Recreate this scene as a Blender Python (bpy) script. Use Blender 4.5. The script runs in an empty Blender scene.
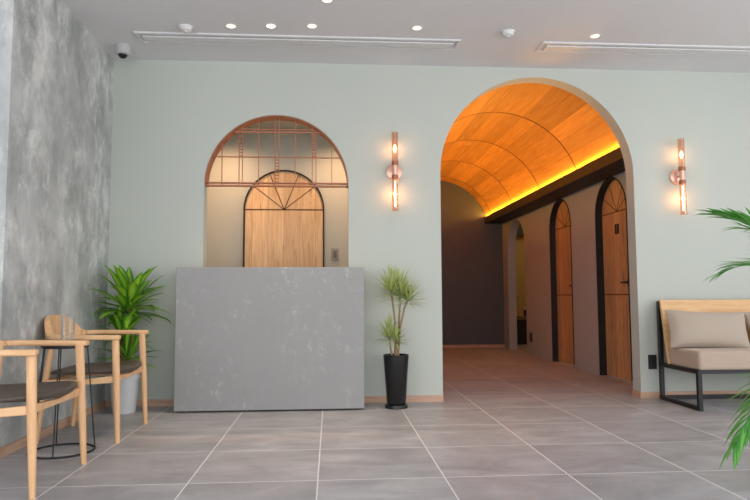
import bpy, bmesh, math, random
from mathutils import Vector, Matrix
R = math.radians
PI = math.pi
random.seed(7)
S = bpy.context.scene
COL = S.collection

# ------------------------------------------------------------------ materials
class NT:
    def __init__(self, name):
        self.m = bpy.data.materials.new(name); self.m.use_nodes = True
        self.t = self.m.node_tree; self.t.nodes.clear()
        self.out = self.n('ShaderNodeOutputMaterial')
        self.b = self.n('ShaderNodeBsdfPrincipled')
        self.l(self.b.outputs[0], self.out.inputs[0])
    def n(self, kind, **kw):
        x = self.t.nodes.new(kind)
        for k, v in kw.items(): setattr(x, k, v)
        return x
    def l(self, a, b): self.t.links.new(a, b)
    def coord(self, which='Object', scale=(1, 1, 1), loc=(0, 0, 0)):
        c = self.n('ShaderNodeTexCoord'); mp = self.n('ShaderNodeMapping')
        mp.inputs['Scale'].default_value = scale; mp.inputs['Location'].default_value = loc
        self.l(c.outputs[which], mp.inputs[0]); return mp.outputs[0]
    def noise(self, vec, scale, detail=5, rough=.6, dist=0):
        x = self.n('ShaderNodeTexNoise'); x.inputs['Scale'].default_value = scale
        x.inputs['Detail'].default_value = detail; x.inputs['Roughness'].default_value = rough
        x.inputs['Distortion'].default_value = dist
        if vec: self.l(vec, x.inputs['Vector'])
        return x.outputs['Fac']
    def ramp(self, fac, stops):
        x = self.n('ShaderNodeValToRGB'); e = x.color_ramp.elements
        while len(e) < len(stops): e.new(.5)
        for i, (p, c) in enumerate(stops):
            e[i].position = p; e[i].color = (c[0], c[1], c[2], 1) if not isinstance(c, (int, float)) else (c, c, c, 1)
        self.l(fac, x.inputs[0]); return x.outputs[0]
    def mix(self, fac, a, b, blend='MIX'):
        x = self.n('ShaderNodeMix', data_type='RGBA', blend_type=blend)
        for s, v in ((0, fac), (6, a), (7, b)):
            if isinstance(v, (int, float)): x.inputs[s].default_value = v if s == 0 else (v, v, v, 1)
            elif isinstance(v, tuple): x.inputs[s].default_value = (*v[:3], 1)
            else: self.l(v, x.inputs[s])
        return x.outputs[2]
    def math(self, op, a, b=None):
        x = self.n('ShaderNodeMath', operation=op)
        for i, v in enumerate((a, b)):
            if v is None: continue
            if isinstance(v, (int, float)): x.inputs[i].default_value = v
            else: self.l(v, x.inputs[i])
        return x.outputs[0]
    def bump(self, h, strength=.2, dist=.01):
        x = self.n('ShaderNodeBump'); x.inputs['Strength'].default_value = strength
        x.inputs['Distance'].default_value = dist
        self.l(h, x.inputs['Height']); self.l(x.outputs[0], self.b.inputs['Normal'])
    def base(self, c):
        if isinstance(c, tuple): self.b.inputs['Base Color'].default_value = (*c[:3], 1)
        else: self.l(c, self.b.inputs['Base Color'])
    def set(self, **kw):
        for k, v in kw.items(): self.b.inputs[k.replace('_', ' ')].default_value = v
        return self

def srgb(r, g, b):
    f = lambda c: (c/255/12.92 if c/255 <= .04045 else ((c/255+.055)/1.055)**2.4)
    return (f(r), f(g), f(b))

def plain(name, c, rough=.5, metal=0, var=.06, scale=30, bump=0):
    m = NT(name); v = m.coord()
    f = m.noise(v, scale, 4)
    m.base(m.mix(f, tuple(x*(1-var) for x in c), tuple(min(1, x*(1+var)) for x in c)))
    m.set(Roughness=rough, Metallic=metal)
    if bump: m.bump(f, bump, .004)
    return m.m

def wood(name, lo, hi, axis='Z', rough=.5, scale=1.0, coord='Object'):
    m = NT(name)
    s = {'X': (1.2, 14, 14), 'Y': (14, 1.2, 14), 'Z': (14, 14, 1.2)}[axis]
    v = m.coord(coord, tuple(k*scale for k in s))
    f = m.noise(v, 2.2, 6, .6, .8); g = m.noise(v, 9, 3, .5)
    f = m.math('ADD', m.math('MULTIPLY', f, .75), m.math('MULTIPLY', g, .25))
    m.base(m.ramp(f, [(.3, lo), (.62, hi)])); m.set(Roughness=rough); m.bump(f, .06, .003)
    return m.m

def plank_wood(name, lo, hi, axis='Z', cols=.12):
    """door boards: vertical boards with their own tone, long grain and small dark knots"""
    m = NT(name); c = m.n('ShaderNodeTexCoord'); sp = m.n('ShaderNodeSeparateXYZ'); m.l(c.outputs['Object'], sp.inputs[0])
    a = sp.outputs[0 if axis == 'XZ' else 1]
    idx = m.math('FLOOR', m.math('DIVIDE', a, cols))
    wn = m.n('ShaderNodeTexWhiteNoise', noise_dimensions='1D'); m.l(idx, wn.inputs['W'])
    v = m.coord('Object', (9, 9, .8)); f = m.noise(v, 3, 6, .65, 1.2)
    col = m.ramp(f, [(.3, lo), (.65, hi)])
    t = m.math('ADD', m.math('MULTIPLY', wn.outputs['Value'], .35), .82)
    col = m.mix(1.0, col, t, 'MULTIPLY')
    k = m.noise(m.coord('Object', (14, 14, 3.2)), 1.6, 3, .5)
    col = m.mix(m.ramp(k, [(.66, 0.), (.76, .75)]), col, tuple(x*.3 for x in lo))
    fr = m.math('FRACT', m.math('DIVIDE', a, cols))
    seam = m.math('LESS_THAN', fr, .025)
    col = m.mix(m.math('MULTIPLY', seam, .55), col, tuple(x*.3 for x in lo))
    m.base(col); m.set(Roughness=.55); m.bump(f, .08, .003)
    return m.m

M = {}
# sage plaster
def sage():
    m = NT('sage_plaster'); v = m.coord('Object', (1, 1, 1))
    f = m.noise(v, 1.1, 6, .6); g = m.noise(v, 160, 2, .5)
    m.base(m.mix(f, srgb(184, 190, 183), srgb(194, 199, 192)))
    m.set(Roughness=.85); m.bump(g, .12, .003); return m.m
M['sage'] = sage()
def mottled():
    m = NT('mottled_grey_plaster')
    f = m.noise(m.coord('Object', (1.2, 1.2, .8)), 2.2, 6, .6, .2)
    col = m.ramp(f, [(.34, srgb(158, 162, 162)), (.5, srgb(184, 188, 188)), (.66, srgb(206, 209, 208))])
    w = m.noise(m.coord('Object', (1, 1, .75), (2, 9, 4)), 2.2, 4, .55)
    g = m.noise(m.coord('Object', (1, 1, .7), (5, 3, 1)), 7, 12, .74, .3)
    k = m.math('ADD', m.math('MULTIPLY', g, .62), m.math('MULTIPLY', w, .38))
    col = m.mix(m.ramp(k, [(.49, 0.), (.58, .62)]), col, srgb(234, 235, 233))
    d = m.noise(m.coord('Object', (1, 1, .7), (1, 7, 2)), 3.4, 10, .7)
    col = m.mix(m.ramp(d, [(.50, 0.), (.66, .6)]), col, srgb(128, 133, 134))
    m.base(col); m.set(Roughness=.7); m.bump(g, .08, .004); return m.m
M['mottled'] = mottled()
def scuffed(name, base, light, amount):
    m = NT(name); v = m.coord('Object', (1.1, 1, .9))
    f = m.noise(v, 2.5, 6, .6); g = m.noise(v, 13, 12, .8, .15)
    w = m.noise(m.coord('Object', (1, 1, 1), (3.3, 1, .4)), 2.3, 4, .55)
    col = m.mix(f, tuple(x*.92 for x in base), tuple(x*1.06 for x in base))
    pat = m.math('MULTIPLY', m.ramp(g, [(.53, 0.), (.72, 1.)]), m.ramp(w, [(.42, 0.05), (.66, amount)]))
    m.base(m.mix(pat, col, light)); m.set(Roughness=.6); m.bump(g, .05, .003); return m.m
M['desk'] = scuffed('grey_mineral_plaster', srgb(148, 149, 150), srgb(212, 213, 213), .8)
M['slate'] = scuffed('dark_slate_plaster', srgb(80, 85, 94), srgb(108, 112, 118), .4)
M['corr'] = plain('warm_grey_plaster', srgb(166, 170, 173), .85, 0, .04, 3)
M['office'] = plain('office_grey_plaster', srgb(190, 193, 186), .85, 0, .04, 3)
M['ceil'] = plain('ceiling_paint', srgb(217, 217, 220), .9, 0, .02, 2)
M['white'] = plain('white_painted_metal', srgb(222, 222, 222), .45)
M['vent'] = plain('vent_white', srgb(214, 214, 216), .5)
M['camgrey'] = plain('pale_grey_plastic', srgb(188, 188, 190), .5)
M['slot'] = plain('vent_slot_grey', srgb(202, 202, 204), .7)
M['black'] = plain('black_steel', srgb(34, 34, 36), .4, .2)
M['blackgloss'] = plain('black_glazed_pot', srgb(22, 22, 24), .22)
M['blackmat'] = plain('black_plastic', srgb(26, 26, 28), .5)
M['blackframe'] = plain('black_painted_wood', srgb(24, 22, 22), .6)
M['ledge'] = plain('dark_stained_ledge', srgb(36, 33, 33), .6)
M['copper'] = plain('copper_metal', srgb(168, 110, 84), .45, .5, .08, 12)
M['rose'] = plain('rose_gold_metal', srgb(238, 190, 168), .35, .5)
M['gold'] = plain('brushed_gold', srgb(222, 186, 110), .35, .4)
M['base'] = wood('baseboard_oak', srgb(176, 140, 118), srgb(204, 170, 146), 'X', .6)
M['basey'] = wood('baseboard_oak_side', srgb(176, 140, 118), srgb(204, 170, 146), 'Y', .6)
M['oak'] = wood('chair_oak', srgb(208, 158, 112), srgb(236, 192, 146), 'Z', .45)
M['oakx'] = wood('chair_oak_rail', srgb(208, 158, 112), srgb(236, 194, 148), 'X', .45)
M['bench'] = wood('bench_oak', srgb(206, 160, 108), srgb(232, 192, 142), 'X', .5)
M['doorx'] = plank_wood('oak_door_boards', srgb(196, 158, 116), srgb(234, 200, 156), 'XZ', .155)
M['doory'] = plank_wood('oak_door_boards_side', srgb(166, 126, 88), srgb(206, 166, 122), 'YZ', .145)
M['groove'] = plain('door_groove', srgb(96, 66, 42), .8)
M['leather'] = plain('brown_leather', srgb(82, 72, 66), .48, 0, .1, 60, .1)
def fabric(name, c):
    m = NT(name); v = m.coord('Object')
    f = m.noise(v, 300, 2, .5); g = m.noise(v, 5, 4, .5)
    m.base(m.mix(m.math('ADD', m.math('MULTIPLY', f, .6), m.math('MULTIPLY', g, .4)), tuple(x*.85 for x in c), tuple(x*1.1 for x in c)))
    m.set(Roughness=.95, Sheen_Weight=.2); m.bump(f, .25, .002); return m.m
M['cushion'] = fabric('taupe_seat_fabric', srgb(184, 164, 148))
M['pillow'] = fabric('beige_pillow_fabric', srgb(178, 164, 150))
M['potwhite'] = plain('white_ribbed_plastic', srgb(214, 217, 220), .5)
M['soil'] = plain('potting_soil', srgb(62, 48, 38), .95, 0, .4, 80, .6)
M['cane'] = plain('dracaena_cane', srgb(150, 116, 84), .8, 0, .25, 25, .4)
M['stem'] = plain('pale_stem', srgb(150, 128, 96), .8, 0, .2, 40, .3)
M['yellow'] = plain('ochre_wall', srgb(190, 164, 104), .8, 0, .06, 3)
M['cab'] = plain('dark_cabinet', srgb(34, 28, 26), .5)
M['counter'] = plain('washstand_top', srgb(120, 100, 70), .4)

def leafmat(name, edge, mid, rough=.4):
    m = NT(name); c = m.n('ShaderNodeTexCoord'); sp = m.n('ShaderNodeSeparateXYZ'); m.l(c.outputs['UV'], sp.inputs[0])
    d = m.math('ABSOLUTE', m.math('SUBTRACT', sp.outputs[0], .5))
    n = m.noise(m.coord('Object'), 14, 3, .5)
    d = m.math('ADD', d, m.math('MULTIPLY', m.math('SUBTRACT', n, .5), .22))
    m.base(m.ramp(d, [(.12, mid), (.36, edge)]))
    m.set(Roughness=rough); m.b.inputs['Subsurface Weight'].default_value = 0
    tr = m.n('ShaderNodeBsdfTranslucent'); tr.inputs[0].default_value = (*[x*1.1 for x in mid], 1)
    mx = m.n('ShaderNodeMixShader'); mx.inputs[0].default_value = .25
    m.l(m.b.outputs[0], mx.inputs[1]); m.l(tr.outputs[0], mx.inputs[2]); m.l(mx.outputs[0], m.out.inputs[0])
    return m.m
M['drac'] = leafmat('variegated_leaf', srgb(44, 122, 30), srgb(160, 206, 66))
M['marg'] = leafmat('pale_spiky_leaf', srgb(126, 152, 84), srgb(204, 214, 146))
M['palm'] = leafmat('palm_leaf', srgb(58, 142, 56), srgb(132, 198, 100))

def tile_floor():
    m = NT('grey_stone_tiles'); c = m.n('ShaderNodeTexCoord'); sp = m.n('ShaderNodeSeparateXYZ'); m.l(c.outputs['Object'], sp.inputs[0])
    u = m.math('DIVIDE', m.math('ADD', sp.outputs[0], 1.2611+6), .6); v = m.math('DIVIDE', m.math('SUBTRACT', sp.outputs[1], 3.0164-6), .6)
    def edge(x):
        f = m.math('FRACT', x); return m.math('MINIMUM', f, m.math('SUBTRACT', 1., f))
    g = m.math('LESS_THAN', m.math('MINIMUM', edge(u), edge(v)), .006)
    cb = m.n('ShaderNodeCombineXYZ'); m.l(m.math('FLOOR', u), cb.inputs[0]); m.l(m.math('FLOOR', v), cb.inputs[1])
    wn = m.n('ShaderNodeTexWhiteNoise', noise_dimensions='2D'); m.l(cb.outputs[0], wn.inputs['Vector'])
    ad = m.n('ShaderNodeVectorMath', operation='MULTIPLY_ADD'); m.l(wn.outputs['Color'], ad.inputs[0]); ad.inputs[1].default_value = (40, 40, 40); m.l(c.outputs['Object'], ad.inputs[2])
    mp = m.n('ShaderNodeMapping'); mp.inputs['Scale'].default_value = (.8, 1.6, 1); m.l(ad.outputs[0], mp.inputs[0])
    f = m.noise(mp.outputs[0], 3.2, 8, .62, .6)
    col = m.ramp(f, [(.28, srgb(146, 145, 149)), (.5, srgb(166, 165, 169)), (.74, srgb(188, 187, 191))])
    t = m.math('ADD', m.math('MULTIPLY', wn.outputs['Value'], .16), .92)
    col = m.mix(1., col, t, 'MULTIPLY')
    m.base(m.mix(g, col, srgb(226, 224, 222)))
    m.set(Roughness=.42); m.b.inputs['Specular IOR Level'].default_value = .4
    m.l(m.math('ADD', m.math('MULTIPLY', f, .2), .32), m.b.inputs['Roughness'])
    m.bump(m.math('SUBTRACT', m.math('MULTIPLY', f, .3), g), .1, .003); return m.m
M['floor'] = tile_floor()

def vault_mat():
    m = NT('vault_oak_planks'); c = m.n('ShaderNodeTexCoord'); sp = m.n('ShaderNodeSeparateXYZ'); m.l(c.outputs['UV'], sp.inputs[0])
    y = m.math('DIVIDE', m.math('SUBTRACT', sp.outputs[0], 5.27), 1.2); a = m.math('DIVIDE', sp.outputs[1], .165)
    cb = m.n('ShaderNodeCombineXYZ'); m.l(m.math('FLOOR', y), cb.inputs[0]); m.l(m.math('FLOOR', a), cb.inputs[1])
    wn = m.n('ShaderNodeTexWhiteNoise', noise_dimensions='2D'); m.l(cb.outputs[0], wn.inputs['Vector'])
    ad = m.n('ShaderNodeVectorMath', operation='MULTIPLY_ADD'); m.l(wn.outputs['Color'], ad.inputs[0]); ad.inputs[1].default_value = (20, 20, 20); m.l(c.outputs['UV'], ad.inputs[2])
    mp = m.n('ShaderNodeMapping'); mp.inputs['Scale'].default_value = (.8, 11, 1); m.l(ad.outputs[0], mp.inputs[0])
    f = m.noise(mp.outputs[0], 2.4, 7, .62, 1.0)
    col = m.ramp(f, [(.22, srgb(188, 126, 62)), (.7, srgb(226, 170, 96))])
    col = m.mix(1., col, m.math('ADD', m.math('MULTIPLY', wn.outputs['Value'], .34), .72), 'MULTIPLY')
    fy = m.math('FRACT', y); ey = m.math('MINIMUM', fy, m.math('SUBTRACT', 1., fy))
    col = m.mix(m.math('LESS_THAN', ey, .0105), col, srgb(84, 44, 24))
    fa = m.math('FRACT', a); col = m.mix(m.math('MULTIPLY', m.math('LESS_THAN', fa, .03), .5), col, srgb(130, 84, 48))
    m.base(col); m.set(Roughness=.5); return m.m
M['vault'] = vault_mat()

def emit(name, c, s):
    m = NT(name); e = m.n('ShaderNodeEmission'); e.inputs[0].default_value = (*c, 1); e.inputs[1].default_value = s
    m.l(e.outputs[0], m.out.inputs[0]); return m.m
M['bulb'] = emit('warm_lamp_filament', (1, .66, .36), 14)
M['down'] = emit('warm_downlight_lens', (1, .78, .5), 2.5)
M['downw'] = emit('bright_downlight_lens', (1, .86, .66), 5)
def tint_glass(name, col, f=.5):
    m = NT(name); t = m.n('ShaderNodeBsdfTransparent'); t.inputs[0].default_value = (*col, 1)
    g = m.n('ShaderNodeBsdfGlossy'); g.inputs[0].default_value = (*col, 1); g.inputs[1].default_value = .12
    lw = m.n('ShaderNodeLayerWeight'); lw.inputs[0].default_value = f
    mx = m.n('ShaderNodeMixShader'); m.l(lw.outputs['Facing'], mx.inputs[0]); m.l(t.outputs[0], mx.inputs[1]); m.l(g.outputs[0], mx.inputs[2])
    m.l(mx.outputs[0], m.out.inputs[0]); return m.m
M['tube'] = tint_glass('rose_tinted_glass', (.93, .70, .58), .72)
def glass():
    m = NT('clear_drinking_glass'); m.base((1, 1, 1)); m.set(Roughness=.02, IOR=1.45); m.b.inputs['Transmission Weight'].default_value = 1; return m.m
M['glass'] = tint_glass('clear_drinking_glass', (.95, .965, .97), .28)

# ------------------------------------------------------------------ mesh helpers
class MB:
    def __init__(self): self.v = []; self.f = []; self.uv = {}
    def add(self, vs, fs):
        o = len(self.v); self.v += [tuple(x) for x in vs]; self.f += [tuple(i+o for i in f) for f in fs]; return o
    def box(self, a, b):
        (x0, y0, z0), (x1, y1, z1) = a, b
        self.add([(x0,y0,z0),(x1,y0,z0),(x1,y1,z0),(x0,y1,z0),(x0,y0,z1),(x1,y0,z1),(x1,y1,z1),(x0,y1,z1)],
                 [(0,3,2,1),(4,5,6,7),(0,1,5,4),(1,2,6,5),(2,3,7,6),(3,0,4,7)]); return self
    def prism(self, pts, mapf, d0, d1):
        """closed 2-D outline pushed from depth d0 to d1; mapf(u, v, d) -> xyz"""
        n = len(pts)
        self.add([mapf(u, v, d0) for u, v in pts]+[mapf(u, v, d1) for u, v in pts],
                 [tuple(range(n)), tuple(range(2*n-1, n-1, -1))]+[(i, (i+1) % n, n+(i+1) % n, n+i) for i in range(n)]); return self
    def tube(self, pts, r, n=8, cap=True):
        pts = [Vector(p) for p in pts]; rs = r if isinstance(r, (list, tuple)) else [r]*len(pts)
        vs = []; fs = []; up = None
        for i, p in enumerate(pts):
            t = (pts[min(i+1, len(pts)-1)]-pts[max(i-1, 0)]).normalized()
            if up is None: up = t.orthogonal().normalized()
            up = (up-t*up.dot(t)).normalized(); w = t.cross(up)
            vs += [p+(up*math.cos(2*PI*k/n)+w*math.sin(2*PI*k/n))*rs[i] for k in range(n)]
        for i in range(len(pts)-1):
            fs += [(i*n+k, i*n+(k+1) % n, (i+1)*n+(k+1) % n, (i+1)*n+k) for k in range(n)]
        if cap: fs += [tuple(range(n-1, -1, -1)), tuple(range((len(pts)-1)*n, len(pts)*n))]
        self.add(vs, fs); return self
    def ring(self, c, R_, r, n=40, k=6, axis='Z'):
        vs = []; fs = []
        for i in range(n):
            a = 2*PI*i/n
            for j in range(k):
                b = 2*PI*j/k; q = R_+r*math.cos(b); h = r*math.sin(b)
                vs.append((c[0]+q*math.cos(a), c[1]+q*math.sin(a), c[2]+h))
        for i in range(n):
            for j in range(k): fs.append((i*k+j, ((i+1) % n)*k+j, ((i+1) % n)*k+(j+1) % k, i*k+(j+1) % k))
        self.add(vs, fs); return self
    def lathe(self, prof, n=32, c=(0, 0, 0), mapf=None):
        mapf = mapf or (lambda x, y, z: (x, y, z)); vs = []; fs = []; m = len(prof)
        for i in range(n):
            a = 2*PI*i/n
            for r, z in prof:
                p = mapf(r*math.cos(a), r*math.sin(a), z); vs.append((p[0]+c[0], p[1]+c[1], p[2]+c[2]))
        for i in range(n):
            for j in range(m-1): fs.append((i*m+j, ((i+1) % n)*m+j, ((i+1) % n)*m+j+1, i*m+j+1))
        self.add(vs, fs); return self
    def leaf(self, p0, d, L, W, droop=.5, seg=7, fold=.25, peak=.4):
        """a blade with a folded midrib, starting along d and bending down"""
        p = Vector(p0); d = Vector(d).normalized(); side = d.cross(Vector((0, 0, 1)))
        if side.length < .05: side = Vector((1, 0, 0))
        side.normalize(); vs = []; uvs = []
        for i in range(seg+1):
            t = i/seg
            w = W*.5*((t/peak)**.7 if t < peak else max(0, 1-((t-peak)/(1-peak))**1.8)); w = max(w, W*.03 if t < 1 else .0006)
            if i == 0: w = W*.2
            nrm = side.cross(d).normalized()
            vs += [p-side*w+nrm*w*fold, p, p+side*w+nrm*w*fold]; uvs += [(0, t), (.5, t), (1, t)]
            d = (d+Vector((0, 0, -1))*droop/seg*(.4+1.2*t)).normalized(); p = p+d*(L/seg)
        fs = []
        for i in range(seg): fs += [(i*3, i*3+1, i*3+4, i*3+3), (i*3+1, i*3+2, i*3+5, i*3+4)]
        o = self.add(vs, fs)
        for i, u in enumerate(uvs): self.uv[o+i] = u
        return self
    def build(self, name, mat, parent=None, smooth=False, bevel=0, seg=2, subd=0, loc=None, angle=35):
        me = bpy.data.meshes.new(name); me.from_pydata(self.v, [], self.f); me.materials.append(mat)
        if self.uv:
            ul = me.uv_layers.new(name='UVMap')
            for lp in me.loops: ul.data[lp.index].uv = self.uv.get(lp.vertex_index, (0, 0))
        else:
            bm = bmesh.new(); bm.from_mesh(me); bmesh.ops.recalc_face_normals(bm, faces=bm.faces); bm.to_mesh(me); bm.free()
        o = bpy.data.objects.new(name, me); COL.objects.link(o)
        if parent: o.parent = parent
        if loc: o.location = loc
        if bevel:
            b = o.modifiers.new('bevel', 'BEVEL'); b.width = bevel; b.segments = seg; b.limit_method = 'ANGLE'; b.angle_limit = R(40)
        if subd:
            s = o.modifiers.new('subd', 'SUBSURF'); s.levels = s.render_levels = subd
        if smooth:
            me.shade_smooth()
            if not subd:
                me.set_sharp_from_angle(angle=R(angle))
        return o

def tag(o, label=None, cat=None, group=None, kind=None):
    if label: o['label'] = label
    if cat: o['category'] = cat
    if group: o['group'] = group
    if kind: o['kind'] = kind
    return o
def thing(name, label, cat, loc=(0, 0, 0), rz=0, group=None):
    o = bpy.data.objects.new(name, None); COL.objects.link(o); o.empty_display_size = .1
    o.location = loc; o.rotation_euler = (0, 0, rz); return tag(o, label, cat, group)
def dup(root, loc, rz, label, group=None):
    r = root.copy(); COL.objects.link(r); r.location = loc; r.rotation_euler = (0, 0, rz); r['label'] = label
    if group: r['group'] = group
    for ch in list(root.children):
        c = ch.copy(); COL.objects.link(c); c.parent = r
        for g in list(ch.children):
            d = g.copy(); COL.objects.link(d); d.parent = c
    return r
def struct(name, mb, mat, parent=None, label=None, **kw):
    o = mb.build(name, mat, parent, **kw); o['kind'] = 'structure'
    if label: o['label'] = label
    return o
XZ = lambda u, v, d: (u, d, v)
YZ = lambda u, v, d: (d, u, v)
def arc(c, r, a0, a1, n=32, rz=None):
    rz = rz or r
    return [(c[0]+r*math.cos(R(a0+(a1-a0)*i/n)), c[1]+rz*math.sin(R(a0+(a1-a0)*i/n))) for i in range(n+1)]
def notch(c, w, zs, rise=None):
    """an arched doorway seen as a notch in a wall outline, from its right foot to its left foot"""
    return [(c+w, 0)]+arc((c, zs), w, 0, 180, 40, rise or w)+[(c-w, 0)]

# ------------------------------------------------------------------ the setting
H = 2.812; YW = 5.15; YB = 5.29
XL = -1.78; XR = 5.2; YF = -1.0
AC, AW, AZ = 1.753, .838, 1.893          # big arch
NC, NW, NZ = -.446, .589, 1.777          # reception opening

struct('floor', MB().box((-4.2, YF, -.12), (XR+.15, 11.9, 0)), M['floor'], label='grey square stone tile floor with pale joints')
struct('ceiling', MB().box((-4.2, YF, H), (XR+.15, YW, H+.12)), M['ceil'], label='smooth pale grey ceiling of the lobby')
out = [(XL-.1, 0), (XL-.1, 3.0), (XR, 3.0), (XR, 0)]+notch(AC, AW, AZ)+notch(NC, NW, NZ)
struct('wall_back', MB().prism(out, XZ, YW, YB), M['sage'], label='pale sage plaster wall with two arched openings')
struct('wall_left', MB().box((XL-.3, 3.54, 0), (XL, YW, H)), M['mottled'], label='mottled grey plaster wall at the left')
struct('wall_left_return', MB().box((-4.2, 3.54, 0), (XL-.3, 3.7, H)), M['mottled'])
struct('wall_front_left', MB().box((-4.2, YF, 0), (-4.05, 3.54, H)), M['mottled'])
struct('wall_right', MB().box((XR, 3.8, 0), (XR+.15, YB, H)).box((XR, YF, 0), (XR+.15, 3.8, .12)).box((XR, YF, H-.15), (XR+.15, 3.8, H)), M['sage'])
w2 = MB()  # unseen side glazing, added so that daylight reaches the left wall
for y in (YF, .4, 2.1, 3.74): w2.box((XR+.04, y, .12), (XR+.1, y+.06, H-.15))
struct('added_side_window', w2, M['blackframe'])
# glazed front behind the viewer: sill, mullions and head frame
wf = MB().box((-4.05, YF, 0), (XR, YF+.06, .12)).box((-4.05, YF, H-.15), (XR, YF+.06, H))
for x in (-4.05, -1.0, 2.0, XR-.06): wf.box((x, YF, .12), (x+.06, YF+.06, H-.15))
struct('window_1', wf, M['blackframe'])

# corridor beyond the big arch
CXL, CXR, CY1 = .60, 2.9, 10.4
VR = .927; VZ = 1.893; VC = 1.75
D1, D2 = (6.29, .37, 1.72), (7.735, .37, 1.72)
D3 = (9.65, .46, 1.60)
o = [(YB, 0), (YB, 2.9), (CY1, 2.9), (CY1, 0)]+notch(*D3)+notch(*D2)+notch(*D1)
struct('wall_corridor_right', MB().prism(o, YZ, CXR, CXR+.13), M['corr'], label='warm grey corridor wall with arched doorways')
struct('wall_corridor_left', MB().box((CXL-.13, YB, 0), (CXL, CY1, 2.9)), M['corr'])
struct('wall_corridor_end', MB().box((CXL-.13, CY1, 0), (CXR+.13, CY1+.12, 2.95)), M['slate'], label='dark slate plaster wall closing the corridor')
# vaulted ceiling: solid block with a barrel-shaped underside
vb = MB(); n = 48; a0 = math.degrees(math.asin((2.208-VZ)/VR))
sec = arc((VC, VZ), VR, a0, 180-a0, n)
ys = [YB, CY1]
for j, y in enumerate(ys):
    for i, (x, z) in enumerate(sec):
        vb.v.append((x, y, z)); vb.uv[len(vb.v)-1] = (y, VR*R(a0+(180-2*a0)*i/n))
for i in range(n): vb.f.append((i, n+1+i, n+2+i, i+1))
vt = len(vb.v)
for y in ys: vb.v += [(CXR, y, 2.208), (CXR, y, 2.93), (CXL, y, 2.93), (CXL, y, 2.208)]
vb.f += [(vt, vt+1, vt+5, vt+4), (vt+1, vt+2, vt+6, vt+5), (vt+2, vt+3, vt+7, vt+6)]
vb.f += [(0, vt, vt+4, n+1), (n, 2*n+1, vt+7, vt+3)]
va = struct('ceiling_corridor', vb, M['vault'], label='barrel vaulted corridor ceiling of orange lit oak planks', smooth=True)
for s, nm in ((1, 'trim_1'), (-1, 'trim_2')):
    a, b, c = VC+s*.85, VC+s*.862, VC+s*1.15
    tb = MB().box((min(a, c), YB, 2.085), (max(a, c), CY1, 2.19)).box((min(a, b), YB, 2.19), (max(a, b), CY1, 2.198))
    struct(nm, tb, M['ledge'], label='dark ledge under the lit vault' if s > 0 else None)

# side room behind the last corridor opening
sr = MB().box((3.03, 11.4, 0), (4.6, 11.5, 2.5))
struct('wall_washroom_right', MB().box((4.5, 8.9, 0), (4.6, 11.4, 2.5)), M['yellow'])
struct('wall_washroom', sr, M['yellow'], label='ochre wall of the small room beyond the far corridor opening')
struct('wall_washroom_front', MB().box((3.03, 8.8, 0), (4.6, 8.9, 2.5)), M['yellow'])
struct('wall_washroom_left', MB().box((3.03, 10.52, 0), (3.1, 11.4, 2.5)), M['yellow'])
struct('dark_band_washroom', MB().box((3.1, 11.2, 1.97), (4.5, 11.4, 2.5)), M['ledge'])  # dark box across the top of the ochre wall
struct('ceiling_washroom', MB().box((3.03, 8.8, 2.5), (4.6, 11.5, 2.6)), M['ceil'])

# office behind the reception opening
OY = 6.2; OXL, OXR = -1.75, .47; OH = 2.515
struct('wall_office', MB().box((OXL-.1, OY, 0), (OXR, OY+.1, 2.7)), M['office'], label='back wall of the room behind the reception desk')
struct('wall_office_left', MB().box((OXL-.1, YB, 0), (OXL, OY, 2.7)), M['office'])
struct('ceiling_office', MB().box((OXL, YB, OH), (OXR, OY, OH+.1)), M['office'])

# baseboards
BH = .052; BT = .012
struct('baseboard_back', MB().box((XL+BT, YW-BT, 0), (NC-NW, YW, BH)).box((NC+NW, YW-BT, 0), (AC-AW, YW, BH)).box((AC+AW-.0, YW-BT, 0), (XR, YW, BH)), M['base'], label='pinkish oak baseboard')
struct('baseboard_arch', MB().box((AC+AW-BT, YW-BT, 0), (AC+AW, YB, BH)), M['basey'])
struct('baseboard_left', MB().box((XL, 3.54, 0), (XL+BT, YW, BH)), M['basey'], label='oak baseboard along the mottled wall')
struct('baseboard_corridor_end', MB().box((CXL, CY1-BT, 0), (CXR, CY1, BH)), M['base'])
cb = MB()
for a, b in ((YB, D1[0]-D1[1]-.01), (D1[0]+D1[1]+.01, D2[0]-D2[1]-.01), (D2[0]+D2[1]+.01, D3[0]-D3[1]), (D3[0]+D3[1], CY1-BT)):
    cb.box((CXR-BT, a, 0), (CXR, b, BH*.8))
struct('baseboard_corridor_right', cb, M['corr'])

# ------------------------------------------------------------------ doors
def arch_outline(c, w, zs, z0=0, n=32): return [(c-w, z0), (c+w, z0)]+arc((c, zs), w, 0, 180, n)
def arch_ring(mb, c, w, zs, t, mapf, d0, d1, n=32):
    outer = [(c+w, 0)]+arc((c, zs), w, 0, 180, n)+[(c-w, 0)]
    inner = [(c+w-t, 0)]+arc((c, zs), w-t, 0, 180, n)+[(c-w+t, 0)]
    k = len(outer); vs = []
    for d in (d0, d1): vs += [mapf(u, v, d) for u, v in outer]+[mapf(u, v, d) for u, v in inner]
    fs = []
    for i in range(k-1):
        fs += [(i, i+1, k+i+1, k+i), (2*k+i, 3*k+i, 3*k+i+1, 2*k+i+1), (i, 2*k+i, 2*k+i+1, i+1), (k+i, k+i+1, 3*k+i+1, 3*k+i)]
    for i in (0, k-1): fs.append((i, k+i, 3*k+i, 2*k+i))
    mb.add(vs, fs); return mb
def bar2(mb, p, q, w, mapf, d0, d1):
    p = Vector((*p, 0)); q = Vector((*q, 0)); t = (q-p).normalized(); s = Vector((-t.y, t.x, 0))*w/2
    return mb.prism([tuple((p-s)[:2]), tuple((q-s)[:2]), tuple((q+s)[:2]), tuple((p+s)[:2])], mapf, d0, d1)
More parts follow.
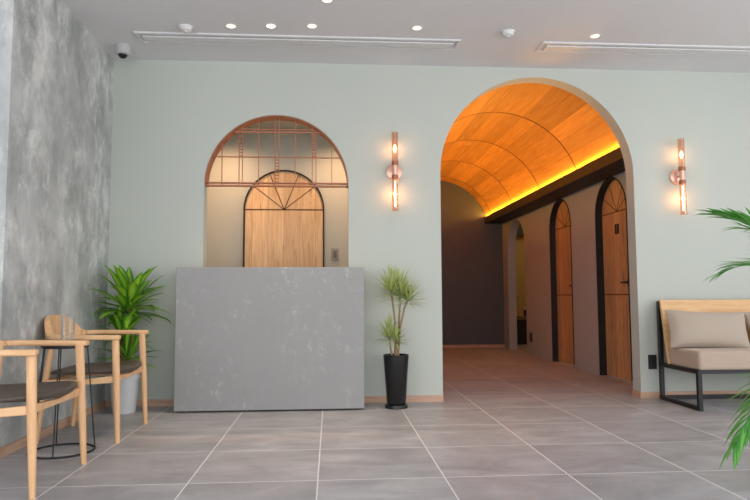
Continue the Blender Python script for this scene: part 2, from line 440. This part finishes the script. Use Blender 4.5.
def door(name, label, c, w, zs, mapf, d_front, d_frame0, mat, ft=.014, fan=None, cross=None, pulls=True, knob=None, sgn=1):
    """arched board door; d_front is the depth of its face towards the viewer"""
    e = bpy.data.objects.new(name, None); COL.objects.link(e); e['kind'] = 'structure'; e['label'] = label
    arch_ring(MB(), c, w, zs, ft, mapf, d_frame0, d_front+.03).build('door_frame', M['blackframe'], e)
    wi = w-ft-.002
    MB().prism(arch_outline(c, wi, zs, .008), mapf, d_front, d_front+.035).build('door_panel', mat, e)
    zf = fan
    g = MB(); bar2(g, (c-wi, zf), (c+wi, zf), .012, mapf, d_front-.002, d_front+.004)
    g.build('fanlight_rail', M['groove'], e)
    for a in (38, 68, 112, 142) if sgn == 0 else (30, 62, 118, 150):
        r = wi*.99; q = (c+r*math.cos(R(a)), min(zf+r*math.sin(R(a)), 9))
        # stop on the arch line
        for k in range(60):
            if (q[0]-c)**2+(q[1]-zs)**2 <= wi*wi or q[1] < zs: break
            q = (c+(q[0]-c)*.985, zf+(q[1]-zf)*.985)
        g = MB(); bar2(g, (c, zf), q, .009, mapf, d_front-.002, d_front+.004); g.build('fanlight_spoke', M['groove'], e)
    if cross:
        g = MB(); bar2(g, (c-wi, cross), (c+wi, cross), .012, mapf, d_front-.002, d_front+.004); g.build('door_rail', M['groove'], e)
    if pulls:
        for s in (-.026, .026):
            MB().prism([(c+s-.011, zf-.235), (c+s+.011, zf-.235), (c+s+.011, zf-.13), (c+s-.011, zf-.13)], mapf, d_front-.012, d_front).build('door_slot', M['blackmat'], e, bevel=.003)
    if knob:
        kx, kz = knob
        k = MB().prism([(kx-.014, kz-.03), (kx+.014, kz-.03), (kx+.014, kz+.03), (kx-.014, kz+.03)], mapf, d_front-.008, d_front)
        k.prism([(kx-.008, kz-.008), (kx+.075, kz-.008), (kx+.075, kz+.008), (kx-.008, kz+.008)], mapf, d_front-.05, d_front-.035)
        k.prism([(kx-.008, kz-.008), (kx+.008, kz-.008), (kx+.008, kz+.008), (kx-.008, kz+.008)], mapf, d_front-.05, d_front-.006)
        k.build('door_handle', M['black'], e, bevel=.002)
    return e
door('door_1', 'oak board door with a fan top and two black slots, nearest in the corridor', D1[0], D1[1], D1[2], YZ, 2.97, CXR-.006, M['doory'], .014, fan=1.73, cross=.868, knob=(6.08, .99))
door('door_2', 'narrow looking oak board door, second along the corridor wall', D2[0], D2[1], D2[2], YZ, 2.97, CXR-.006, M['doory'], .014, fan=1.73, cross=.868, pulls=False, knob=(7.46, .98))
door('door_3', 'arched oak door with fan shaped grooves behind the reception desk', -.461, .395, 1.715, XZ, OY-.03, OY-.045, M['doorx'], .013, fan=1.715, pulls=False, sgn=0)

# ------------------------------------------------------------------ copper arch grille
gr = thing('arch_grille', 'copper metal grid filling the round top of the reception opening', 'grille', (0, 5.2, 0))
w = NW-.002; f = MB()
outer = arc((NC, NZ), w, 0, 180, 56); inner = arc((NC, NZ), w-.007, 0, 180, 56); k = len(outer)
vs = []
for d in (-.045, .085): vs += [(u, d, v) for u, v in outer]+[(u, d, v) for u, v in inner]
fs = []
for i in range(k-1): fs += [(i, i+1, k+i+1, k+i), (2*k+i, 3*k+i, 3*k+i+1, 2*k+i+1), (i, 2*k+i, 2*k+i+1, i+1), (k+i, k+i+1, 3*k+i+1, 3*k+i)]
for i in (0, k-1): fs.append((i, k+i, 3*k+i, 2*k+i))
f.add(vs, fs); f.build('frame', M['copper'], gr, smooth=True)
def half(z): return math.sqrt(max(0, (w-.012)**2-(z-NZ)**2))
def topz(x): return NZ+math.sqrt(max(0, (w-.012)**2-(x-NC)**2))
for z, t in ((1.803, .0045), (1.779, .006)):
    MB().box((NC-w+.008, -.012, z-t), (NC+w-.008, .03, z+t)).build('sill_bar', M['copper'], gr)
for z, t in ((2.02, .0038), (2.254, .004), (2.231, .0055)):
    h = half(z)+.004; MB().box((NC-h, -.008, z-t), (NC+h, .008, z+t)).build('cross_bar', M['copper'], gr)
for x in (-.903, -.763, -.735, -.602, -.466, -.434, -.300, -.158, -.127, .005):
    MB().box((x-.0032, -.006, 1.78), (x+.0032, .006, topz(x)+.004)).build('upright_bar', M['copper'], gr)
for (xa, xb, z0, z1) in ((-.763, -.735, 2.02, 2.22), (-.466, -.434, 1.80, 2.01), (-.158, -.127, 2.02, 2.22)):
    l = MB()
    for i in range(8):
        z = z0+(i+.5)*(z1-z0)/8; l.box((xa, -.006, z-.0035), (xb, .006, z+.0035))
    l.build('ladder_panel', M['copper'], gr)

# ------------------------------------------------------------------ reception desk
dk = thing('reception_desk', 'tall grey plaster reception desk with faint white scuffs below the copper grille', 'reception desk', (-.455, 4.81, 0))
MB().box((-.708, .0, .014), (.708, .022, 1.084)).build('front_panel', M['desk'], dk, bevel=.003)
for x in (-.708, .680): MB().box((x, .022, .014), (x+.028, .30, 1.059)).build('side_panel', M['desk'], dk)
MB().box((-.708, .022, 1.059), (.708, .339, 1.084)).build('worktop', M['desk'], dk, bevel=.002)
MB().box((-.62, .05, 0), (.62, .27, .014)).build('plinth', M['blackmat'], dk)
MB().box((-.680, .022, .014), (.680, .30, .034)).build('bottom_board', M['desk'], dk)

# ------------------------------------------------------------------ switch plates
def plate(name, label, cat, mapf, c, w, h, d0, d1, mat, rocker):
    o = MB().prism([(c[0]-w/2, c[1]-h/2), (c[0]+w/2, c[1]-h/2), (c[0]+w/2, c[1]+h/2), (c[0]-w/2, c[1]+h/2)], mapf, d0, d1).build(name, mat, None, bevel=.002)
    tag(o, label, cat)
    MB().prism([(c[0]-w*.22, c[1]-h*.3), (c[0]+w*.22, c[1]-h*.3), (c[0]+w*.22, c[1]+h*.3), (c[0]-w*.22, c[1]+h*.3)], mapf, d0-.004, d0).build('rocker', rocker, o, bevel=.001)
    return o
M['plate'] = plain('grey_switch_plate', srgb(150, 146, 138), .5); M['rocker'] = plain('grey_rocker', srgb(104, 102, 98), .5)
plate('light_switch', 'grey rocker switch plate right of the oak door behind the desk', 'switch', XZ, (.039, 1.275), .075, .12, OY-.01, OY, M['plate'], M['rocker'])
plate('wall_socket', 'black socket plate low on the sage wall beside the bench', 'socket', XZ, (2.695, .30), .07, .12, YW-.012, YW, M['blackmat'], M['black'])
plate('wall_switch', 'small black plate low on the corridor wall before the far opening', 'socket', YZ, (8.98, .26), .09, .13, CXR-.012, CXR, M['blackmat'], M['black'])

# ------------------------------------------------------------------ sconces
def make_sconce(loc, label):
    t = thing('wall_sconce', label, 'wall lamp', loc, 0, 'copper tube wall lamps')
    MB().lathe([(0, -.022), (.05, -.022), (.064, -.016), (.066, 0), (0, 0)], 32, mapf=lambda x, y, z: (x, z, y)).build('wall_plate', M['rose'], t, smooth=True)
    MB().tube([(0, -.02, 0), (0, -.08, 0)], .011, 12).build('arm', M['rose'], t, smooth=True)
    MB().lathe([(0, -.05), (.021, -.05), (.021, .05), (0, .05)], 20, (0, -.085, 0)).build('hub', M['rose'], t, smooth=True)
    for s in (1, -1):
        e = .312 if s > 0 else .33; prof = [(.026, .045*s), (.026, e*s)]
        tb = MB().lathe(prof, 24, (0, -.085, 0)).build('glass_tube', M['tube'], t, smooth=True)
        MB().lathe([(.0275, .04*s), (.0275, .075*s), (.0, .075*s), (0, .04*s)], 24, (0, -.085, 0)).build('collar', M['copper'], tb, smooth=True)
        MB().ring((0, -.085, e*s), .0262, .0018, 24, 6).build('rim', M['copper'], tb, smooth=True)
        MB().tube([(0, -.085, (.15 if s > 0 else .09)*s), (0, -.085, (.21 if s > 0 else .3)*s)], .007 if s > 0 else .005, 8).build('bulb', M['bulb'], tb, smooth=True)
    return t
sc = make_sconce((.524, YW, 1.893), 'copper tube wall lamp between the reception opening and the big arch')
dup(sc, (2.975, YW, 1.872), 0, 'copper tube wall lamp on the sage wall above the bench')

# ------------------------------------------------------------------ ceiling fittings
def make_vent(L, x0, label):
    t = thing('ceiling_vent', label, 'air vent', (x0, 4.59, H), 0, 'long ceiling air vents')
    f = MB().box((0, 0, -.012), (L, .022, 0)).box((0, .168, -.012), (L, .19, 0)).box((0, .022, -.012), (.022, .168, 0)).box((L-.022, .022, -.012), (L, .168, 0))
    f.build('frame', M['vent'], t)
    MB().box((.022, .022, -.004), (L-.022, .168, 0)).build('slot_backing', M['slot'], t)
    MB().box((.045, .055, -.016), (L-.045, .14, -.005)).build('blade', M['vent'], t, bevel=.002)
    MB().box((L*.5-.003, .05, -.018), (L*.5+.003, .145, -.016)).build('joint', M['slot'], t)
    return t
make_vent(2.44, -1.45, 'long white slot air vent in the ceiling above the reception desk')
make_vent(2.44, 1.63, 'long white slot air vent in the ceiling above the bench')
def make_down(loc, label, mat, group='recessed ceiling downlights'):
    t = thing('downlight', label, 'ceiling light', loc, 0, group)
    MB().lathe([(.030, -.001), (.033, -.004), (.040, -.004), (.042, 0)], 28).build('trim_ring', M['white'], t, smooth=True)
    MB().lathe([(0, -.002), (.031, -.002)], 28).build('lens', mat, t)
    return t
d0 = make_down((-.723, 4.455, H), 'lit recessed ceiling downlight just right of the smoke detector above the desk', M['down'])
d0b = make_down((-.435, 4.437, H), 'brightest recessed ceiling downlight, between two others above the reception desk', M['downw'])
DL = [(-.723, 4.455), (-.435, 4.437)]
for x, y, lab in ((-.139, 4.419, 'lit recessed ceiling downlight above the right half of the desk'),
                  (.624, 4.407, 'lit recessed ceiling downlight near the right end of the long vent above the desk'),
                  (1.985, 4.467, 'lit recessed ceiling downlight in front of the right hand vent above the big arch'),
                  (-.028, 4.014, 'lit recessed ceiling downlight cut by the top picture edge')):
    dup(d0, (x, y, H), 0, lab); DL.append((x, y))
vl = make_down((1.75, 7.85, VZ+VR+.003), 'small lit downlight in the oak vault of the corridor', M['downw'], 'vault downlight')
def make_det(loc, label):
    t = thing('smoke_detector', label, 'smoke detector', loc, 0, 'white smoke detectors')
    MB().lathe([(0, -.012), (.05, -.012), (.05, 0), (0, 0)], 28).build('base', M['white'], t, smooth=True)
    MB().lathe([(0, -.036), (.02, -.036), (.04, -.026), (.044, -.012), (0, -.012)], 28).build('cover', M['white'], t, smooth=True)
    MB().lathe([(0, -.044), (.012, -.044), (.014, -.036), (0, -.036)], 16).build('sensor', M['slot'], t, smooth=True)
    return t
sd = make_det((-1.05, 4.49, H), 'white round smoke detector near the left end of the ceiling, beside the camera')
dup(sd, (1.308, 4.436, H), 0, 'white round smoke detector between the two long vents')
cm = thing('security_camera', 'white dome security camera in the top left ceiling corner', 'security camera', (-1.617, 4.87, H))
MB().lathe([(0, -.072), (.05, -.072), (.058, -.066), (.06, 0), (0, 0)], 32).build('housing', M['camgrey'], cm, smooth=True)
MB().lathe([(0, -.102), (.016, -.098), (.028, -.088), (.034, -.072), (0, -.072)], 24).build('lens_dome', M['blackgloss'], cm, smooth=True)

# ------------------------------------------------------------------ armchairs (front towards +x)
def make_chair(loc, label):
    t = thing('armchair', label, 'chair', loc, 0, 'oak armchairs by the mottled wall')
    # origin on the floor under the seat centre; front legs x=+.23, rear legs x=-.22
    for s in (-1, 1):
        MB().tube([(.238, s*.282, 0), (.222, s*.272, .30), (.205, s*.265, .615)], [.0135, .0205, .0215], 14).build('leg', M['oak'], t, smooth=True)
        MB().tube([(-.235, s*.262, 0), (-.205, s*.245, .35), (-.17, s*.225, .64)], [.0125, .019, .0155], 14).build('leg', M['oak'], t, smooth=True)
        MB().prism([(-.195, .325), (.21, .35), (.21, .392), (.0, .372), (-.19, .372)], lambda u, v, d: (u, d, v), s*.262-.011, s*.262+.011).build('side_rail', M['oakx'], t, bevel=.006)
    MB().prism([(-.25, .352), (.25, .352), (.25, .392), (.0, .378), (-.25, .392)], lambda u, v, d: (d, u, v), .195, .218).build('front_rail', M['oak'], t, bevel=.005)
    MB().box((-.205, -.23, .335), (-.183, .23, .37)).build('rear_rail', M['oak'], t, bevel=.005)
    # seat pad: saddle-shaped cushion
    st = MB(); nx, ny = 14, 14; top = []; bot = []
    for i in range(nx+1):
        for j in range(ny+1):
            u = -1+2*i/nx; v = -1+2*j/ny
            # square to rounded-square
            x = u*math.sqrt(1-.36*v*v); y = v*math.sqrt(1-.36*u*u)
            e = max(abs(u), abs(v)); rim = .022*max(0, (e-.72)/.28)**2
            dish = -.022*(1-min(1, x*x+y*y))+.012*(abs(y)**2)*.5
            z = .432+dish-rim+.012*x
            top.append((.012+x*.262, y*.288, z)); bot.append((.012+x*.235, y*.262, .388+.012*abs(y)))
    N = (nx+1)*(ny+1); ix = lambda i, j: i*(ny+1)+j; fs = []
    for i in range(nx):
        for j in range(ny):
            q = (ix(i, j), ix(i+1, j), ix(i+1, j+1), ix(i, j+1)); fs += [q, tuple(N+k for k in reversed(q))]
    per = [ix(i, 0) for i in range(nx)]+[ix(nx, j) for j in range(ny)]+[ix(i, ny) for i in range(nx, 0, -1)]+[ix(0, j) for j in range(ny, 0, -1)]
    for a, b in zip(per, per[1:]+per[:1]): fs.append((b, a, N+a, N+b))
    st.add(top+bot, fs); st.build('seat', M['leather'], t, smooth=True, subd=1)
    # horseshoe arm rail and raised back
    def path(s):       # s in -1..1 ; arms then a round back
        a = abs(s)
        if a > .55:
            k = (a-.55)/.45; x = -.06+k*.30; y = .30-.018*k**2
        else:
            an = a/.55*PI/2; x = -.06-.20*math.cos(an); y = .30*math.sin(an)
        return x, (y if s > 0 else -y)
    def ribbon(s0, s1, n, zf, wf):
        m_ = MB(); vs = []
        for i in range(n+1):
            s = s0+(s1-s0)*i/n; x, y = path(s); x1, y1 = path(min(1, s+.01)); x2, y2 = path(max(-1, s-.01))
            tx, ty = x1-x2, y1-y2; L = math.hypot(tx, ty); nx_, ny_ = ty/L, -tx/L
            (zb, zt), (wb, wt), lean = zf(s), wf(s), .02*max(0, 1-(abs(s)/.5)**2)
            for (o_, z, ln) in ((wb, zb, 0), (-wb, zb, 0), (-wt, zt, lean), (wt, zt, lean)):
                vs.append((x+nx_*(o_)*(1)-ln*.7*(1 if True else 0), y+ny_*o_, z))
        fs = []
        for i in range(n):
            for k in range(4): fs.append((i*4+k, (i+1)*4+k, (i+1)*4+(k+1) % 4, i*4+(k+1) % 4))
        fs += [(3, 2, 1, 0), (n*4, n*4+1, n*4+2, n*4+3)]; m_.add(vs, fs); return m_
    arm_z = lambda s: (.606+.006*(1-abs(s)), .634+.006*(1-abs(s)))
    arm_w = lambda s: (.024, .026)
    ribbon(-1, -.36, 18, arm_z, arm_w).build('arm_rail', M['oakx'], t, smooth=True, bevel=.008)
    ribbon(.36, 1, 18, arm_z, arm_w).build('arm_rail', M['oakx'], t, smooth=True, bevel=.008)
    def bz(s):
        k = max(0, 1-(abs(s)/.36)**2); k = k*k*(3-2*k); return (.612-.012*k, .636+.112*k)
    def bw(s):
        k = max(0, 1-(abs(s)/.36)**2); return (.024-.010*k, .026-.014*k)
    ribbon(-.358, .358, 30, bz, bw).build('backrest', M['oak'], t, smooth=True, bevel=.005)
    return t
ch = make_chair((-1.497, 4.158, 0), 'oak armchair with brown leather seat beside the white plant pot')
dup(ch, (-1.515, 3.135, 0), 0, 'oak armchair with brown leather seat cut by the left picture edge')

# ------------------------------------------------------------------ side table and glass
st = thing('side_table', 'small round black wire side table between the two oak armchairs', 'table', (-1.50, 3.69, 0))
MB().lathe([(0, .578), (.122, .578), (.125, .584), (.125, .590), (.122, .596), (0, .596)], 40).build('table_top', M['black'], st, smooth=True)
MB().ring((0, 0, .006), .168, .0055, 48, 8).build('base_ring', M['black'], st, smooth=True)
for i in range(7):
    a = 2*PI*i/7+.35; MB().tube([(.168*math.cos(a), .168*math.sin(a), .006), (.115*math.cos(a), .115*math.sin(a), .58)], .004, 8).build('leg', M['black'], st, smooth=True)
gl = MB().lathe([(0, 0), (.031, 0), (.033, .004), (.040, .165), (.0388, .166), (.0375, .164), (.031, .01), (0, .008)], 32).build('drinking_glass', M['glass'], None, smooth=True, loc=(-1.49, 3.69, .5965))
tag(gl, 'clear drinking glass standing on the black wire side table', 'glass')

# ------------------------------------------------------------------ bench
bn = thing('bench', 'low bench with oak backrest, taupe seat cushion and black steel frame', 'bench', (2.72, 4.53, 0))
T = .032; BL = 1.85; BD = .565
for x in (0, BL-T):
    fr = MB().box((x, 0, 0), (x+T, T, .298)).box((x, BD-T, 0), (x+T, BD, .81)).box((x, T, 0), (x+T, BD-T, T)).box((x, T, .27), (x+T, BD-T, .298))
    fr.build('side_frame', M['black'], bn, bevel=.002)
MB().box((T, .0, .273), (BL-T, T, .298)).build('front_rail', M['black'], bn)
MB().box((T, BD-T, .27), (BL-T, BD, .298)).build('rear_rail', M['black'], bn)
MB().box((T, BD-T-.001, .0), (BL-T, BD-.001, T)).build('floor_rail', M['black'], bn)
MB().prism([(.405, .302), (.432, .302), (.532, .82), (.505, .82)], lambda u, v, d: (d, u, v), .004, BL-.004).build('backrest', M['bench'], bn, bevel=.004)
MB().box((.006, -.012, .299), (BL-.006, .412, .441)).build('seat_cushion', M['cushion'], bn, bevel=.022, seg=4, smooth=True, angle=60)
def make_pillow(loc, rx, rz, w, h, d, label, ry=0):
    p = MB(); n = 18; V = []; W = []
    for i in range(n+1):
        for j in range(n+1):
            u = -1+2*i/n; v = -1+2*j/n
            k = ((1-u**4)*(1-v**4))**.55*(1-.25*(u*u+v*v)*.5)
            pin = 1-.05*(1-v*v)*abs(u)**3; pin2 = 1-.09*(1-u*u)*abs(v)**3
            x, z = u*w/2*pin, v*h/2*pin2
            V.append((x, -d/2*k, z)); W.append((x, d/2*k, z))
    N = (n+1)**2; ix = lambda i, j: i*(n+1)+j; fs = []
    for i in range(n):
        for j in range(n):
            q = (ix(i, j), ix(i+1, j), ix(i+1, j+1), ix(i, j+1)); fs += [q, tuple(N+k for k in reversed(q))]
    per = [ix(i, 0) for i in range(n)]+[ix(n, j) for j in range(n)]+[ix(i, n) for i in range(n, 0, -1)]+[ix(0, j) for j in range(n, 0, -1)]
    for a, b in zip(per, per[1:]+per[:1]): fs.append((b, a, N+a, N+b))
    p.add(V+W, fs); o = p.build('throw_pillow', M['pillow'], None, smooth=True, subd=1, loc=loc); o.rotation_euler = (rx, ry, rz)
    return tag(o, label, 'pillow', 'pillows on the bench')
make_pillow((3.0, 4.835, .583), R(-17), R(-3), .655, .315, .17, 'beige pillow leaning at the left end of the bench', R(2))
make_pillow((3.66, 4.845, .583), R(-17), R(3), .655, .315, .17, 'beige pillow further right on the bench, cut by the picture edge', R(-2))

# ------------------------------------------------------------------ plants
WALLX, WALLY = None, None
def rosette(mb, c, n, L, W, e0, e1, droop, rnd, peak=.4, fold=.25, jit=.02, az=None):
    for i in range(n):
        t = (i+.5)/n; a = i*2.39996+rnd.uniform(-.3, .3); el = e0+(e1-e0)*t+rnd.uniform(-.12, .12)
        d = (math.cos(a)*math.cos(el), math.sin(a)*math.cos(el), math.sin(el))
        p = (c[0]+d[0]*.012+rnd.uniform(-jit, jit), c[1]+d[1]*.012+rnd.uniform(-jit, jit), c[2]+.06*(t-.5))
        mb.leaf(p, d, L*rnd.uniform(.75, 1.1), W*rnd.uniform(.8, 1.1), droop*rnd.uniform(.6, 1.3), fold=fold, peak=peak)
def clampwall(f):
    # leaves that reach the corner bend along the two walls
    for i, (x, y, z) in enumerate(f.v):
        lim = -.215; x2 = x if x > lim+.06 else lim+.06*math.exp((x-lim-.06)/.06)
        x2 = x2 if x2 < .31 else .31+.04*(1-math.exp(-(x2-.31)/.04))
        lim = .235; y2 = y if y < lim-.06 else lim-.06*math.exp(-(y-lim+.06)/.06)
        f.v[i] = (x2, y2, z)
    return f
rnd = random.Random(11)
pp = thing('corn_plant', 'leafy green corn plant with striped leaves in a white pot in the left corner', 'potted plant', (-1.55, 4.90, 0))
pot = MB().lathe([(0, .004), (.076, .004), (.080, 0), (.084, .006), (.101, .25), (.110, .252), (.111, .285), (.104, .286), (.098, .262), (0, .258)], 40).build('pot', M['potwhite'], pp, smooth=True)
MB().lathe([(0, .268), (.097, .264)], 24).build('soil', M['soil'], pp)
crowns = [((.02, .01), .80, .021), ((-.035, .015), .56, .019), ((.03, -.035), .40, .018)]
for (x, y), h, r in crowns:
    MB().tube([(x*.7, y*.7, .255), (x*.9, y, h*.5+.1), (x, y, h)], [r, r*.95, r*.9], 12).build('cane', M['cane'], pp, smooth=True)
f = MB(); rosette(f, (.02, -.02, .76), 30, .38, .088, -.05, 1.2, .75, rnd, .5); rosette(f, (.03, -.03, .80), 10, .31, .09, .6, 1.3, .8, rnd, .55); rosette(f, (.02, .0, .75), 14, .24, .04, -.2, .4, .7, rnd)
clampwall(f).build('foliage', M['drac'], pp, smooth=True)
f = MB(); rosette(f, (-.03, -.01, .55), 24, .27, .062, .1, 1.35, .8, rnd, .5); clampwall(f).build('foliage', M['drac'], pp, smooth=True)
f = MB(); rosette(f, (.03, -.035, .40), 24, .25, .056, .0, 1.3, .8, rnd, .5); clampwall(f).build('foliage', M['drac'], pp, smooth=True)

rnd = random.Random(5)
bp = thing('dragon_tree', 'spiky pale green dragon tree in a tall glossy black pot beside the desk', 'potted plant', (.505, 4.90, 0))
MB().lathe([(0, 0), (.086, 0), (.09, .004), (.088, .026), (.08, .03), (0, .03)], 40).build('saucer', M['blackgloss'], bp, smooth=True)
MB().lathe([(0, .03), (.07, .03), (.074, .036), (.099, .385), (.101, .405), (.096, .408), (.091, .395), (0, .385)], 40).build('pot', M['blackgloss'], bp, smooth=True)
MB().lathe([(0, .393), (.09, .391)], 24).build('soil', M['soil'], bp)
for pts, L, n in (([(-.01, 0, .39), (.0, .0, .55), (-.012, .0, .72), (-.035, .0, .90)], .20, 70),
                  ([(.01, .01, .39), (.018, .005, .56), (.03, 0, .74), (.035, 0, .875)], .20, 70),
                  ([(.015, -.01, .39), (.03, -.01, .6), (.065, -.01, .76), (.095, -.01, .83)], .17, 60),
                  ([(-.03, -.02, .39), (-.045, -.02, .46), (-.055, -.02, .545)], .16, 55),
                  ([(-.0, -.04, .39), (-.002, -.045, .46), (-.0, -.05, .52)], .12, 40)):
    MB().tube(pts, [.008]*len(pts), 8).build('stem', M['stem'], bp, smooth=True)
    f = MB(); rosette(f, pts[-1], n, L, .017, -.15, 1.5, .35, rnd, peak=.25, fold=.3, jit=.006); f.build('foliage', M['marg'], bp, smooth=True)

rnd = random.Random(3)
PX, PY = 2.55, 2.9
pm = thing('palm', 'green palm with feathery fronds reaching in at the right picture edge', 'potted plant', (PX, PY, 0))
MB().lathe([(0, 0), (.13, 0), (.14, .01), (.17, .33), (.175, .36), (.165, .36), (.155, .33), (0, .32)], 36).build('pot', M['blackgloss'], pm, smooth=True)
MB().lathe([(0, .335), (.154, .332)], 24).build('soil', M['soil'], pm)
def frond(base, ctrl, tip, n, L, W, spread=.9, droop=.55):
    b, c, e = Vector(base), Vector(ctrl), Vector(tip); pts = [b*(1-t)**2+c*2*t*(1-t)+e*t*t for t in [i/20 for i in range(21)]]
    st_ = MB().tube(pts, [.008*(1-.75*i/20) for i in range(21)], 6).build('frond_stem', M['palm'], pm, smooth=True)
    f = MB()
    for i in range(n):
        t = .34+.66*i/(n-1); k = t*20; a = pts[min(20, int(k))]; tg = (pts[min(20, int(k)+1)]-pts[max(0, int(k)-1)]).normalized()
        sd_ = tg.cross(Vector((0, 0, 1))).normalized(); pp_ = b*(1-t)**2+c*2*t*(1-t)+e*t*t
        for s in (-1, 1):
            sp = spread*(1-.75*max(0, t-.4)/.6)
            d = tg*(1.0)+sd_*s*sp+Vector((0, 0, rnd.uniform(-.1, .2)))
            f.leaf(pp_, d, L*(1-.45*abs(t-.6)/.4)*rnd.uniform(.85, 1.1), W, droop*rnd.uniform(.6, 1.3), seg=6, fold=.3, peak=.3)
    f.build('leaflets', M['palm'], st_, smooth=True)
frond((.0, 0, .33), (-.20, .02, 1.16), (-.66, -.02, 1.235), 28, .27, .036, .5, .25)
frond((0, -.02, .33), (-.36, -.05, .76), (-.70, -.12, .20), 20, .27, .032)
frond((.02, .03, .33), (-.22, .10, 1.15), (-.54, .16, .98), 17, .22, .022)
frond((.02, .0, .33), (.1, -.1, 1.2), (.45, -.35, 1.35), 16, .26, .022)
frond((.02, .04, .33), (.15, .25, 1.2), (.5, .35, 1.2), 16, .26, .022)
frond((-.02, .04, .33), (.0, .3, 1.2), (-.1, .65, 1.25), 16, .26, .022)
frond((0, -.04, .33), (.2, -.3, .9), (.4, -.6, .7), 15, .26, .022)
frond((0, 0, .33), (.02, .0, 1.2), (.12, .03, 1.65), 15, .26, .022)

# ------------------------------------------------------------------ washroom beyond the far opening
ws = thing('washstand', 'dark low washstand against the ochre wall seen through the far corridor opening', 'washstand', (3.16, 10.98, 0))
MB().box((0, 0, .0), (.7, .4, .44)).build('cabinet', M['cab'], ws)
MB().box((-.02, -.02, .44), (.72, .4, .5)).build('counter', M['counter'], ws, bevel=.004)
fc = thing('faucet', 'tall thin gold faucet on the dark washstand beyond the corridor', 'faucet', (3.40, 11.12, .5))
MB().tube([(0, 0, 0), (0, 0, .33), (-.012, 0, .37), (-.045, 0, .385), (-.085, 0, .375)], .012, 10).build('spout', M['gold'], fc, smooth=True)
MB().lathe([(0, 0), (.03, 0), (.03, .012), (0, .012)], 20).build('base_flange', M['gold'], fc, smooth=True)
MB().tube([(0, 0, .21), (-.06, 0, .235)], .008, 8).build('lever', M['gold'], fc, smooth=True)
sp = thing('soap_bottle', 'small dark bottle with a pale top on the washstand counter', 'bottle', (3.47, 11.03, .5))
MB().lathe([(0, 0), (.035, 0), (.035, .1), (.014, .115), (0, .115)], 20).build('bottle', M['cab'], sp, smooth=True)
MB().tube([(0, 0, .115), (0, 0, .145), (-.03, 0, .148)], .008, 8).build('pump', M['white'], sp, smooth=True)

# ------------------------------------------------------------------ lights
def lamp(name, kind, loc, energy, color, rot=(0, 0, 0), **kw):
    d = bpy.data.lights.new(name, kind); d.energy = energy; d.color = color
    for k, v in kw.items(): setattr(d, k, v)
    o = bpy.data.objects.new(name, d); COL.objects.link(o); o.location = loc; o.rotation_euler = rot; return o
WARM = (1, .62, .30)
# daylight through the glazed front: a portal for the sky
po = lamp('sky_portal', 'AREA', ((-4.05+XR)/2, YF-.02, H/2), 1, (1, 1, 1), (R(90), 0, 0), shape='RECTANGLE', size=XR+4.05, size_y=H)
po.data.cycles.is_portal = True
po = lamp('sky_portal', 'AREA', (XR+.17, (YF+3.8)/2, H/2), 1, (1, 1, 1), (0, R(90), 0), shape='RECTANGLE', size=H, size_y=3.8-YF)  # second sky portal, for the side glazing added at the right
po.data.cycles.is_portal = True
# LED strips lying on the two ledges under the vault
for s in (1, -1):
    lamp('cove_strip_light', 'AREA', (VC+s*.864, (YB+CY1)/2, 2.2015), 30, (1, .45, .05), (R(180), R(-40*s), 0), shape='RECTANGLE', size=.01, size_y=CY1-YB-.04)
for x, y in DL:
    lamp('downlight_lamp', 'SPOT', (x, y, H-.01), 22, (1, .74, .48), spot_size=R(75), spot_blend=.9, shadow_soft_size=.035)
lamp('vault_lamp', 'SPOT', (1.75, 7.85, VZ+VR-.01), 8, (1, .8, .6), spot_size=R(70), spot_blend=.9, shadow_soft_size=.03)
for x in (-.99, .09):
    lamp('office_lamp', 'SPOT', (x, 5.80, OH-.02), 42, (1, .58, .31), spot_size=R(150), spot_blend=1.0, shadow_soft_size=.04)
lamp('washroom_lamp', 'POINT', (3.8, 10.2, 2.3), 7, (1, .74, .42), shadow_soft_size=.08)
for x, y, z in ((.524, YW-.085, 1.893), (2.975, YW-.085, 1.872)):
    for s in (1, -1):
        lamp('sconce_lamp', 'POINT', (x, y-.0, z+s*.19), 1.3, (1, .60, .30), shadow_soft_size=.02)

wd = bpy.data.worlds.new('daylight'); S.world = wd; wd.use_nodes = True
bg = wd.node_tree.nodes['Background']; bg.inputs[0].default_value = (.985, .99, 1, 1); bg.inputs[1].default_value = 3.0

# ------------------------------------------------------------------ camera
pitch, yaw, roll = .0744, .0702, -.0043
fw = Vector((math.sin(yaw)*math.cos(pitch), math.cos(yaw)*math.cos(pitch), math.sin(pitch)))
r_ = Vector((math.cos(yaw), -math.sin(yaw), 0)); u_ = r_.cross(fw)
rr = r_*math.cos(roll)+u_*math.sin(roll); uu = -r_*math.sin(roll)+u_*math.cos(roll)
cd = bpy.data.cameras.new('camera'); cam = bpy.data.objects.new('camera', cd); COL.objects.link(cam)
cd.sensor_width = 36; cd.lens = 626.46/750*36; cd.clip_start = .05
mt = Matrix((rr, uu, -fw)).transposed().to_4x4(); mt.translation = (0, 0, .8566); cam.matrix_world = mt
S.camera = cam
S.view_settings.view_transform = 'Standard'; S.view_settings.look = 'None'
S.view_settings.exposure = .15; S.view_settings.gamma = 1; S.view_settings.use_curve_mapping = False
S.cycles.use_denoising = True
S.cycles.max_bounces = 10; S.cycles.diffuse_bounces = 6; S.cycles.transparent_max_bounces = 12
S.cycles.sample_clamp_indirect = 6; S.cycles.caustics_refractive = False; S.cycles.caustics_reflective = False
